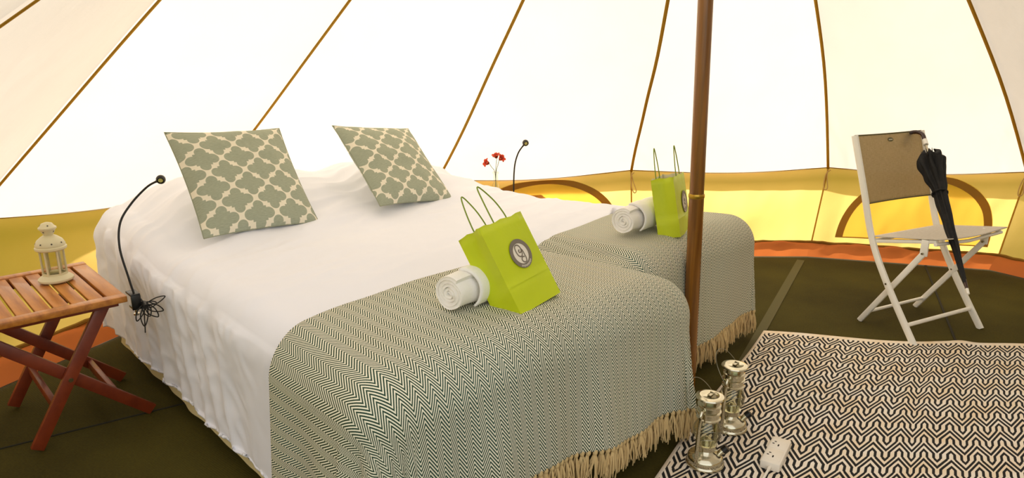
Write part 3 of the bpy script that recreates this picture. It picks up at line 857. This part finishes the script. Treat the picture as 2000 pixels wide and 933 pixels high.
# ================================================================== CANDLE LANTERN (white)
def candle_lantern(loc):
    t = thing('candle_lantern', 'small cream metal candle lantern with glass sides on the wooden table', 'lantern', loc, (0, 0, .5))
    MB().lathe([(0, 0), (.052, 0), (.056, .004), (.056, .010), (.050, .016), (.044, .020), (.040, .024), (0, .024)], 40).build('base', 'cream_enamel', t)
    R6 = .036
    for k in range(6):
        a = PI / 3 * k; c = Vector((R6 * math.cos(a), R6 * math.sin(a), 0))
        MB().beam(c + Vector((0, 0, .022)), c + Vector((0, 0, .118)), .0065, .0055, (math.cos(a), math.sin(a), 0)).build('post', 'cream_enamel', t)
        a2 = a + PI / 6; rr = R6 * math.cos(PI / 6); c2 = Vector((rr * math.cos(a2), rr * math.sin(a2), .07))
        MB().beam(c2 - Vector((0, 0, .046)), c2 + Vector((0, 0, .046)), .001, .030, (math.cos(a2), math.sin(a2), 0)).build('glass_pane', 'glass', t)
    MB().lathe([(.036, .024), (.040, .024), (.040, .030), (.036, .030), (.036, .024)], 6).build('lower_frame', 'cream_enamel', t, smooth=0)
    MB().lathe([(0, .116), (.046, .116), (.050, .120), (.050, .127), (.046, .130), (.0475, .136), (.040, .152), (.026, .164), (.016, .170), (.0, .170)], 40).build('roof', 'cream_enamel', t)
    MB().lathe([(.014, .168), (.0155, .172), (.026, .192), (.0285, .193), (.0285, .198), (.024, .201), (.017, .212), (.006, .216), (0, .216)], 32).build('chimney_cap', 'cream_enamel', t)
    def star(c, nrm, s):
        nrm = Vector(nrm).normalized(); a = nrm.orthogonal().normalized(); b_ = nrm.cross(a); vs = []
        for k in range(10): r = s if k % 2 == 0 else s * .45; an = PI / 5 * k; vs.append(Vector(c) + a * r * math.cos(an) + b_ * r * math.sin(an) + nrm * .0006)
        MB().add(vs, [tuple(range(10))]).build('star_hole', 'dark_hole', t, smooth=0)
    for k in range(8):
        a = 2 * PI * k / 8 + .2; star((.0445 * math.cos(a), .0445 * math.sin(a), .1436), (math.cos(a) * .9, math.sin(a) * .9, .45), .0042)
        if k % 2: star((.0215 * math.cos(a), .0215 * math.sin(a), .1835), (math.cos(a), math.sin(a), -.5), .0038)
        else: star((.0205 * math.cos(a), .0205 * math.sin(a), .2065), (math.cos(a) * .6, math.sin(a) * .6, .6), .0036)
    c = thing('candle_cup', 'small clear glass candle cup standing inside the cream lantern', 'candle', loc, (0, 0, .5))
    MB().lathe([(0, .0245), (.018, .0245), (.021, .042), (.0195, .042), (.0165, .028), (0, .028)], 24).build('cup', 'glass', c)
    MB().lathe([(0, .029), (.016, .029), (.0165, .036), (.002, .036), (0, .037)], 20).build('candle', 'wax', c)
    return t
candle_lantern((-1.655, 2.385, 0.498))

# ================================================================== GOOSENECK READING LAMPS
def gooseneck(label, pts, hr, r, coil, loc):
    t = thing('reading_lamp', label, 'lamp', loc, (0, 0, 0), 'black gooseneck reading lamps')
    L = Vector(loc); P_ = [Vector(p) - L for p in pts]
    c = catmull(P_, 10); MB().tube(c, [r] * (len(c) - 4) + [r * 1.1, r * 1.3, r * 1.7, r * 2.2], 10).build('gooseneck', 'black_cable', t)
    d = (c[-1] - c[-4]).normalized(); hc = c[-1] + d * hr * .6
    mb = MB(); prof = [(0, -hr), (hr * .5, -hr * .88), (hr * .9, -hr * .45), (hr, 0), (hr * .95, hr * .4), (hr * .75, hr * .72), (hr * .66, hr * .72), (hr * .6, hr * .45), (0, hr * .4)]
    ax = Vector((.25, -.85, -.30)).normalized(); q = Vector((0, 0, 1)).rotation_difference(ax).to_matrix().to_4x4()
    mb.lathe(prof, 24).xf(Matrix.Translation(hc) @ q).build('lamp_head', 'black', t)
    MB().lathe([(0, hr * .46), (hr * .5, hr * .46), (hr * .5, hr * .50), (0, hr * .55)], 20).xf(Matrix.Translation(hc) @ q).build('lens', 'lens', t)
    b0 = P_[0]
    R_ = Matrix.Rotation(azU, 3, 'Z')
    MB().box(b0 + R_ @ Vector((-.012, 0, -.004)), (.060, .030, .008), R_).box(b0 + R_ @ Vector((.016, 0, -.030)), (.008, .030, .052), R_).box(b0 + R_ @ Vector((-.006, 0, -.052)), (.046, .026, .008), R_).build('clamp', 'black', t, bevel=.002)
    MB().tube([b0 + R_ @ Vector((0, 0, -.075)), b0 + R_ @ Vector((0, 0, -.036))], .004, 10).tube([b0 + R_ @ Vector((0, 0, -.079)), b0 + R_ @ Vector((0, 0, -.073))], .010, 12).build('clamp_screw', 'steel', t)
    if coil:
        rnd = random.Random(5); cc = b0 + R_ @ Vector((.030, .020, -.040)); pts2 = [b0 + R_ @ Vector((.014, .01, -.01)), cc]
        for k in range(7):
            an = -2.1 + k * 0.38; ln = .060 + .018 * math.sin(k * 2.2)
            dx, dz = math.cos(an), math.sin(an)
            tip = cc + R_ @ Vector((.010 * math.sin(k), dx * ln, dz * ln))
            side = R_ @ Vector((0, -dz, dx)) * .013
            pts2 += [cc.lerp(tip, .5) + side + R_ @ Vector((.004 * k - .01, 0, 0)), tip, cc.lerp(tip, .5) - side, cc + R_ @ Vector((rnd.uniform(-.008, .008), rnd.uniform(-.004, .004), rnd.uniform(-.006, .006)))]
        pts2.append(cc + R_ @ Vector((0, -.01, -.10)))
        MB().tube(catmull(pts2, 6), 0.0021, 6).build('coiled_cable', 'black_cable', t)
        MB().tube([cc + R_ @ Vector((-.01, 0, .004)), cc + R_ @ Vector((.014, 0, -.004))], .010, 10).build('cable_tie', 'black', t)
    return t
gooseneck('black gooseneck reading lamp with coiled cable clamped to the wooden table',
          [(-1.295, 2.235, .502), (-1.305, 2.235, .56), (-1.325, 2.245, .66), (-1.325, 2.27, .74), (-1.295, 2.30, .80), (-1.245, 2.32, .853), (-1.205, 2.325, .875)],
          0.0155, 0.0037, True, (-1.295, 2.235, .50))
gooseneck('black gooseneck reading lamp standing beside the flower vase, past the bed',
          [(.010, 4.06, .400), (.010, 4.06, .50), (.012, 4.06, .60), (.020, 4.055, .67), (.040, 4.05, .73), (.072, 4.045, .775)],
          0.019, 0.0045, False, (.010, 4.06, .400))

# ================================================================== VASE AND FLOWERS
vz = 0.400; vx, vy = -0.098, 4.10
vase = thing('bottle_vase', 'small clear glass bottle vase holding three red flowers', 'vase', (vx, vy, vz))
prof = [(0, .002), (.036, .002), (.041, .006), (.041, .020), (.036, .045), (.022, .075), (.0145, .095), (.0135, .115), (.0135, .128), (.018, .131), (.018, .137), (.0115, .137),
        (.0115, .115), (.0125, .094), (.020, .073), (.0335, .045), (.0385, .020), (.0385, .008), (0, .006)]
MB().lathe([(a, b_ * 1.48) for a, b_ in prof], 36).build('bottle', 'solid_glass', vase)
def flower(label, top, lean, s=1.0):
    t = thing('flower', label, 'flower', (vx, vy, vz + .01), (0, 0, 0), 'red flowers in the glass bottle vase')
    T = Vector(top) - Vector((vx, vy, vz + .01))
    n0 = Vector(lean).normalized()
    pts = catmull([(T.x * .15, T.y * .1, .0), (T.x * .02, 0, .10), (T.x * .10, T.y * .1, .190), (T.x * .6, T.y * .6, .190 + (T.z - .190) * .6), tuple(T - n0 * .004)], 6)
    MB().tube(pts, .0016, 6).build('stem', 'stem_green', t)
    q = Vector((0, 0, 1)).rotation_difference(n0).to_matrix().to_4x4()
    MB().lathe([(0, -.004), (.004, -.001), (.0045, .006), (.003, .008)], 10).xf(Matrix.Translation(T) @ q).build('calyx', 'dark_hole', t)
    for k in range(5):
        a = 2 * PI * k / 5 + .3
        def pf(u_, v_, a=a):
            r = .004 + .024 * v_ ** 1.1; wd = .0115 * math.sin(PI * min(1, v_ * .86 + .1)) ** .7 * (u_ - .5) * 2
            x_ = r; y_ = wd; z_ = .030 * math.sin(v_ * 1.9) - .006 * v_ * v_ - 9 * wd * wd + .002 * math.sin(u_ * 12)
            return Vector((x_ * math.cos(a) - y_ * math.sin(a), x_ * math.sin(a) + y_ * math.cos(a), z_)) * s
        o = MB().grid(pf, 6, 8).build('petal', 'petal', t, smooth=180, recalc=False)
        o.matrix_local = Matrix.Translation(T) @ q
        md = o.modifiers.new('thick', 'SOLIDIFY'); md.thickness = .0008
    MB().tube([T, T + n0 * .018], .0012, 5).build('stamen', 'lens', t)
    return t
flower('red flower on the left of the glass vase, facing left', (-0.138, 4.09, 0.655), (-.75, -.45, .35))
flower('red flower in the middle of the vase, facing up', (-0.092, 4.11, 0.685), (-.25, -.3, .9), .95)
flower('red flower on the right of the vase, tipped to the right', (-0.074, 4.09, 0.678), (.55, -.45, .5))

# ================================================================== FOLDING CHAIR
chair = thing('folding_chair', 'white folding chair with grey mesh seat and back by the tent wall', 'chair', (1.83, 2.90, 0))
OC = Vector((1.83, 2.90, 0)); WV = Vector((0.445, 0.225, 0)); FW = Vector((0.48, -0.88, 0))
back_foot = Vector((1.83, 2.90, 0.0)); piv = Vector((1.757, 3.07, .25)); sb = Vector((1.722, 3.19, .435)); top = Vector((1.640, 3.32, .910))
def rel(p): return p - OC
WN = WV.normalized()
for s in (0, 1):
    o_ = WV * s * 1.0
    path = catmull([rel(back_foot + o_), rel(piv + o_), rel(sb + o_), rel((sb + top) / 2 + o_ ), rel(top + o_)], 8)
    mb = MB(); vs = []; fs = []
    for i, p in enumerate(path):
        d = (path[min(i + 1, len(path) - 1)] - path[max(i - 1, 0)]).normalized(); n2 = d.cross(WN).normalized()
        for a, b_ in ((-1, -.6), (-.6, -1), (.6, -1), (1, -.6), (1, .6), (.6, 1), (-.6, 1), (-1, .6)):
            vs.append(p + WN * a * .0095 + n2 * b_ * .0145)
    for i in range(len(path) - 1):
        for k in range(8): fs.append((i * 8 + k, i * 8 + (k + 1) % 8, (i + 1) * 8 + (k + 1) % 8, (i + 1) * 8 + k))
    fs += [tuple(range(7, -1, -1)), tuple((len(path) - 1) * 8 + k for k in range(8))]
    mb.add(vs, fs).build('post', 'white_enamel', chair, smooth=35)
SF = Vector((1.87, 2.94, .487))         # front-left corner of the seat, under the cloth
sfront = Vector((1.83, 2.97, .455)); rfoot = Vector((1.72, 3.225, 0.0))
for s in (0, 1):
    o_ = WV * (s * 0.86 + 0.07) if s == 0 else WV * 0.93
    hi = rel(sfront + o_ * 1.0 - Vector((0, 0, .03))); lo = rel(rfoot + (WV * .03 if s == 0 else WV * .97))
    lo2 = rel(rfoot + (WV * .0 if s == 0 else WV * .96))
    inn_ = WN * (.022 if s == 0 else -.022)
    a_ = rel(sfront + WV * s + Vector((0, 0, -.032))) + inn_; b_ = rel(rfoot + WV * s * .96) + inn_
    MB().beam(a_, b_, .026, .017, tuple(FW)).build('rear_leg', 'white_enamel', chair, bevel=.005)
    MB().beam(a_ + Vector((0, 0, .064)), a_ - Vector((0, 0, .012)), .034, .010, tuple(FW)).build('hinge_bracket', 'white_enamel', chair, bevel=.003)
    MB().tube([a_ - WN * .014, a_ + WN * .014], .005, 10).build('rivet', 'steel', chair)
    pv = rel(piv + WV * s); MB().tube([pv - WN * .012, pv + WN * .012], .0045, 10).build('rivet', 'steel', chair)
    # seat side rail
    MB().beam(rel(sb + WV * s - Vector((0, 0, .012))) + inn_ * .6, rel(SF + WV * s) + inn_ * .6, .016, .022, (0, 0, 1)).build('seat_rail', 'white_enamel', chair, bevel=.004)
def onp(a, b_, z): k = (z - a.z) / (b_.z - a.z); return a.lerp(b_, k)
q0 = onp(back_foot, piv, .085); MB().tube([rel(q0), rel(q0 + WV)], .0095, 14).build('front_crossbar', 'white_enamel', chair)
q1 = onp(rfoot, sfront, .06); MB().tube([rel(q1) + WN * .02, rel(q1 + WV * .96) - WN * .02], .008, 14).build('rear_crossbar', 'white_enamel', chair)
q2 = SF + Vector((0, 0, -.012)); MB().tube([rel(q2), rel(q2 + WV * .5 + Vector((0, 0, -.012))), rel(q2 + WV)], .008, 12).build('seat_front_bar', 'white_enamel', chair)
q3 = sb - Vector((0, 0, .01)); MB().tube([rel(q3), rel(q3 + WV)], .008, 12).build('seat_back_bar', 'white_enamel', chair)
def seatf(s, t):
    a = rel(sb + Vector((-.0, .0, .012))); f_ = rel(SF + Vector((.01, -.02, .016)))
    p = a.lerp(f_, t) + WV * s; p.z -= .022 * math.sin(PI * s) * math.sin(PI * min(1, t * 1.0)); 
    p.z -= .012 * math.sin(PI * s) * t; return p
o = MB().grid(seatf, 24, 24, lambda s, t: (s * .48, t * .4)).build('seat', 'seat_sling', chair, smooth=180, recalc=False)
md = o.modifiers.new('thick', 'SOLIDIFY'); md.thickness = .005; md.offset = 0
BL = onp(sb, top, .595)
def backf(s, t):
    a = rel(BL); p = a.lerp(rel(top), t) + WV * s
    bow = .012 * math.sin(PI * s); p += FW * -bow; p.z += -.004 * math.sin(PI * s) * t
    return p
o = MB().grid(backf, 30, 24, lambda s, t: (s * .5, t * .3)).build('backrest', 'sling', chair, smooth=180, recalc=False)
md = o.modifiers.new('thick', 'SOLIDIFY'); md.thickness = .0015; md.offset = 0
MB().tube([backf(s / 30, 1.0) for s in range(31)], .0035, 6).build('backrest_top_hem', 'sling_hem', chair)
MB().tube([backf(s / 30, 0.0) for s in range(31)], .0035, 6).build('backrest_bottom_hem', 'sling_hem', chair)
# small oval maker's tag at the top of the backrest
c0 = backf(.53, .91) + FW * .004; Zu = (backf(.53, .95) - backf(.53, .85)).normalized(); mbg = MB()
vs = [c0 + WN * .021 * math.cos(2 * PI * k / 24) + Zu * .0105 * math.sin(2 * PI * k / 24) for k in range(24)]
mbg.add([v + FW * .001 for v in vs] + vs, [tuple(range(24))] + [(k, (k + 1) % 24, 24 + (k + 1) % 24, 24 + k) for k in range(24)]).build('oval_badge', 'badge', chair, smooth=0)
mbt = MB()
for k in range(7):
    mbt.box(c0 + FW * .0018 + WN * (-.012 + .004 * k), (.0022, .0005, .0045))
mbt.build('badge_lettering', 'logo_cream', chair, smooth=0)

# ================================================================== UMBRELLA
um = thing('umbrella', 'furled black umbrella with wooden crook handle hooked over the chair back', 'umbrella', (1.93, 2.76, .31))
OU = Vector((1.93, 2.76, .31))
hk = Vector((2.05, 3.455, .890)); tip = Vector((1.93, 2.76, .310)); dU = (hk - tip).normalized(); LU = (hk - tip).length
def ur(p): return p - OU
lat = Vector((-.62, .78, .0)); lat = (lat - dU * lat.dot(dU)).normalized()
crook = []
for k in range(13):
    a = PI * k / 12
    crook.append(hk + dU * .045 * math.sin(a) * 1.1 + lat * .050 * (1 - math.cos(a)) )
crook = [hk - dU * .03] + crook + [crook[-1] - dU * .012]
MB().tube([ur(p) for p in crook], .0098, 14).build('crook_handle', 'umbrella_wood', um)
MB().tube([ur(hk - dU * .055), ur(hk - dU * .022)], .0112, 16).build('handle_collar', 'white_enamel', um)
MB().tube([ur(tip + dU * .03), ur(hk - dU * .05)], .005, 10).build('shaft', 'steel', um)
def canopy(ph, amp, r1, l0, l1, mb):
    def fn(s, t):
        a = s * 2 * PI; l = l0 + (l1 - l0) * t
        rr = r1 * (0.30 + 0.70 * min(1, (t / .85)) ** 1.0); rr *= 1 + amp * (0.35 + t) * math.cos(8 * a + ph + 2.5 * t) * .5 + .22 * noise.noise(Vector((math.cos(a) * 1.3, math.sin(a) * 1.3, t * 5)))
        if t > .93: rr *= 1 - (t - .93) * 4.5
        e1 = dU.orthogonal().normalized(); e2 = dU.cross(e1)
        jag = (0.020 * math.cos(8 * a + ph) if t > .9 else 0)
        return ur(tip + dU * (l + jag) + (e1 * math.cos(a) + e2 * math.sin(a)) * rr)
    mb.grid(fn, 72, 44)
mb = MB(); canopy(0, .30, .026, .055, LU * .66, mb); mb.build('canopy_furled', 'black_nylon', um, smooth=60)
mb = MB(); canopy(1.2, .42, .052, LU * .52, LU * .865, mb); mb.build('canopy_folds', 'black_nylon', um, smooth=50)
e1 = dU.orthogonal().normalized(); e2 = dU.cross(e1)
for k in range(8):
    a = 2 * PI * k / 8 + .2; p = tip + dU * LU * .845 + (e1 * math.cos(a) + e2 * math.sin(a)) * .026
    MB().tube([ur(p), ur(p + dU * .035 + (e1 * math.cos(a) + e2 * math.sin(a)) * .008)], [.004, .0012], 6).build('rib_tip', 'black', um)
MB().tube([ur(tip + dU * .026), ur(tip + dU * .070)], [.0065, .008], 12).build('ferrule', 'umbrella_wood', um)
MB().tube([ur(tip + dU * .004), ur(tip), ur(tip + dU * .030)], [.0045, .0055, .0065], 12).build('tip_cap', 'white_enamel', um)
fl = tip + dU * LU * .60
MB().tube([ur(fl + (e1 * math.cos(a * PI / 8) + e2 * math.sin(a * PI / 8)) * .031) for a in range(17)], .005, 6, cap=False).build('closing_strap', 'black_nylon', um)

# ================================================================== RUG
TL = Vector((1.20, 3.055)); DV = Vector((-0.544, -0.839))
def top_edge(s):       # s metres along the top edge
    x_ = TL.x + s * .985; y_ = TL.y - 0.20 * s + 0.055 * s * s * (s < 1.8) + (0.055 * 3.24 + 0.198 * (s - 1.8) if s >= 1.8 else 0)
    y_ += 0.012 * math.sin(s * 6.0 + 1.2) + 0.012 * math.exp(-((s - .78) / .07) ** 2)
    return Vector((x_, y_))
def rugf(s, t):
    a = s * 1.95; b_ = t * 1.75
    p = top_edge(a) + DV * b_ + Vector((0.010 * math.sin(b_ * 5 + a), 0.008 * math.sin(b_ * 4.1)))
    z = 0.010 + 0.0035 * noise.noise(Vector((a * 3, b_ * 3, 0))) + (0.010 * math.exp(-((a - 0.86) / .05) ** 2) * max(0, 1 - b_ / .25))
    z += 0.006 * math.exp(-((a - .55 - .1 * b_) / .08) ** 2) * sm(b_, .1, .5)
    return Vector((p.x, p.y, z))
rug = MB().grid(rugf, 120, 110, lambda s, t: (s * 1.95, t * 1.75)).build('rug', 'rug', None, smooth=180, recalc=False)
md = rug.modifiers.new('thick', 'SOLIDIFY'); md.thickness = .006; md.offset = -1
tag(rug, 'black and cream zigzag woven rug on the tent floor', 'rug')

# ================================================================== HURRICANE LANTERNS
def hurricane(label, loc, az, bail):
    t = thing('hurricane_lantern', label, 'lantern', loc, (0, 0, az), 'shiny metal hurricane lanterns on the rug')
    # tank
    MB().lathe([(0, 0), (.046, 0), (.052, .003), (.0545, .008), (.0535, .014), (.0505, .017), (.0500, .030), (.0475, .035), (.040, .041), (.031, .045), (.024, .050), (.022, .056), (0, .056)], 44).build('oil_tank', 'lantern_metal', t)
    MB().lathe([(.022, .054), (.0275, .058), (.0275, .068), (.030, .070), (.030, .074), (.020, .076), (0, .076)], 32).build('burner_collar', 'lantern_metal', t)
    MB().lathe([(0, .075), (.012, .076), (.014, .088), (.006, .096), (0, .097)], 20).build('burner', 'lantern_metal', t)
    MB().lathe([(.022, .075), (.030, .084), (.0375, .102), (.0385, .118), (.0345, .138), (.0265, .155), (.0255, .155), (.0335, .137), (.0372, .118), (.0362, .103), (.029, .086), (.021, .077), (.022, .075)], 40).build('glass_globe', 'solid_glass' if False else 'glass', t)
    for z_, r_ in ((.100, .0395), (.126, .0393)):
        MB().tube([(r_ * math.cos(k * PI / 20), r_ * math.sin(k * PI / 20), z_ + .006 * math.sin(k * PI / 10)) for k in range(41)], .0009, 5, cap=False).build('globe_guard', 'wire', t)
    MB().lathe([(0, .153), (.027, .153), (.033, .156), (.034, .160), (.030, .163), (.0295, .176), (.034, .178), (.0345, .182), (.030, .184), (.0295, .196), (.0325, .198), (.033, .202), (.029, .205), (.027, .218), (.026, .222), (0, .222)], 40).build('chimney', 'lantern_metal', t)
    MB().lathe([(0, .219), (.031, .220), (.0385, .222), (.040, .225), (.0385, .228), (.030, .231), (.026, .2315), (.022, .229), (0, .2295)], 44).build('top_cap', 'lantern_metal', t)
    MB().box((.004, 0, .2315), (.022, .011, .003)).box((.013, 0, .2325), (.004, .014, .006)).build('cap_clip', 'steel', t, bevel=.001)
    for s in (-1, 1):
        pts = catmull([(s * .046, 0, .020), (s * .0515, 0, .045), (s * .0520, 0, .10), (s * .0500, 0, .150), (s * .0470, 0, .178), (s * .040, 0, .190), (s * .028, 0, .190)], 6)
        MB().tube(pts, .0058, 12).build('side_tube', 'lantern_metal', t)
        MB().tube([(s * .050, -.004, .178), (s * .058, -.004, .178)], .004, 10).build('bail_pivot', 'steel', t)
    a = math.radians(bail); R_ = .105; pts = []
    for k in range(25):
        th = PI * k / 24; x_ = -.056 * math.cos(th) if True else 0; h = R_ * (math.sin(th) ** .7)
        pts.append((x_ * (1 + .0 * h), -.004 - h * math.sin(a), .178 + h * math.cos(a)))
    MB().tube(pts, .0010, 6).build('bail_handle', 'wire', t)
    an = -.9
    MB().tube([(.036 * math.cos(an), .036 * math.sin(an), .036), (.050 * math.cos(an), .050 * math.sin(an), .052)], [.009, .009], 14).build('filler_neck', 'lantern_metal', t)
    MB().tube([(.049 * math.cos(an), .049 * math.sin(an), .050), (.060 * math.cos(an), .060 * math.sin(an), .062)], [.0115, .0115], 14).build('filler_cap', 'black', t)
    return t
for args in (('shiny metal hurricane lantern standing nearer the camera, by the throw fringe', (.622, 1.965, .011), math.radians(46), -35),
             ('shiny metal hurricane lantern standing farther back, on the rug corner', (.768, 2.185, .011), math.radians(46), -35)):
    t = hurricane(*args); t.scale = (1.12, 1.12, 1.08)

# ================================================================== POWER STRIP
ps = thing('power_strip', 'white two-socket extension block lying on the zigzag rug', 'power strip', (.862, 1.995, .016), (0, 0, math.radians(57)))
MB().box((0, 0, .016), (.172, .062, .030)).build('housing', 'plastic_white', ps, bevel=.006)
for sx in (-.036, .040):
    MB().box((sx, 0, .0312), (.066, .050, .0016)).build('socket_face', 'plastic_white', ps, bevel=.0007)
    MB().box((sx - .012, 0, .0322), (.004, .011, .0008), Matrix.Rotation(PI / 2, 3, 'Z')).box((sx - .010, .0, .0322), (.0085, .004, .0008)).build('earth_slot', 'dark_hole', ps, smooth=0)
    MB().box((sx + .008, .013, .0322), (.0045, .0065, .0008)).build('pin_slot', 'dark_hole', ps, smooth=0)
    MB().box((sx - .006, .017, .0322), (.0045, .0065, .0008)).build('pin_slot', 'dark_hole', ps, smooth=0)
MB().tube([(-.084, 0, .014), (-.100, 0, .013)], [.0065, .005], 12).build('cable_boot', 'plastic_white', ps)
MB().tube(catmull([(-.095, 0, .013), (-.14, .004, .005), (-.22, .01, .001), (-.34, -.01, .001), (-.5, -.04, .001)], 8), .0042, 10).build('cable', 'plastic_white', ps)
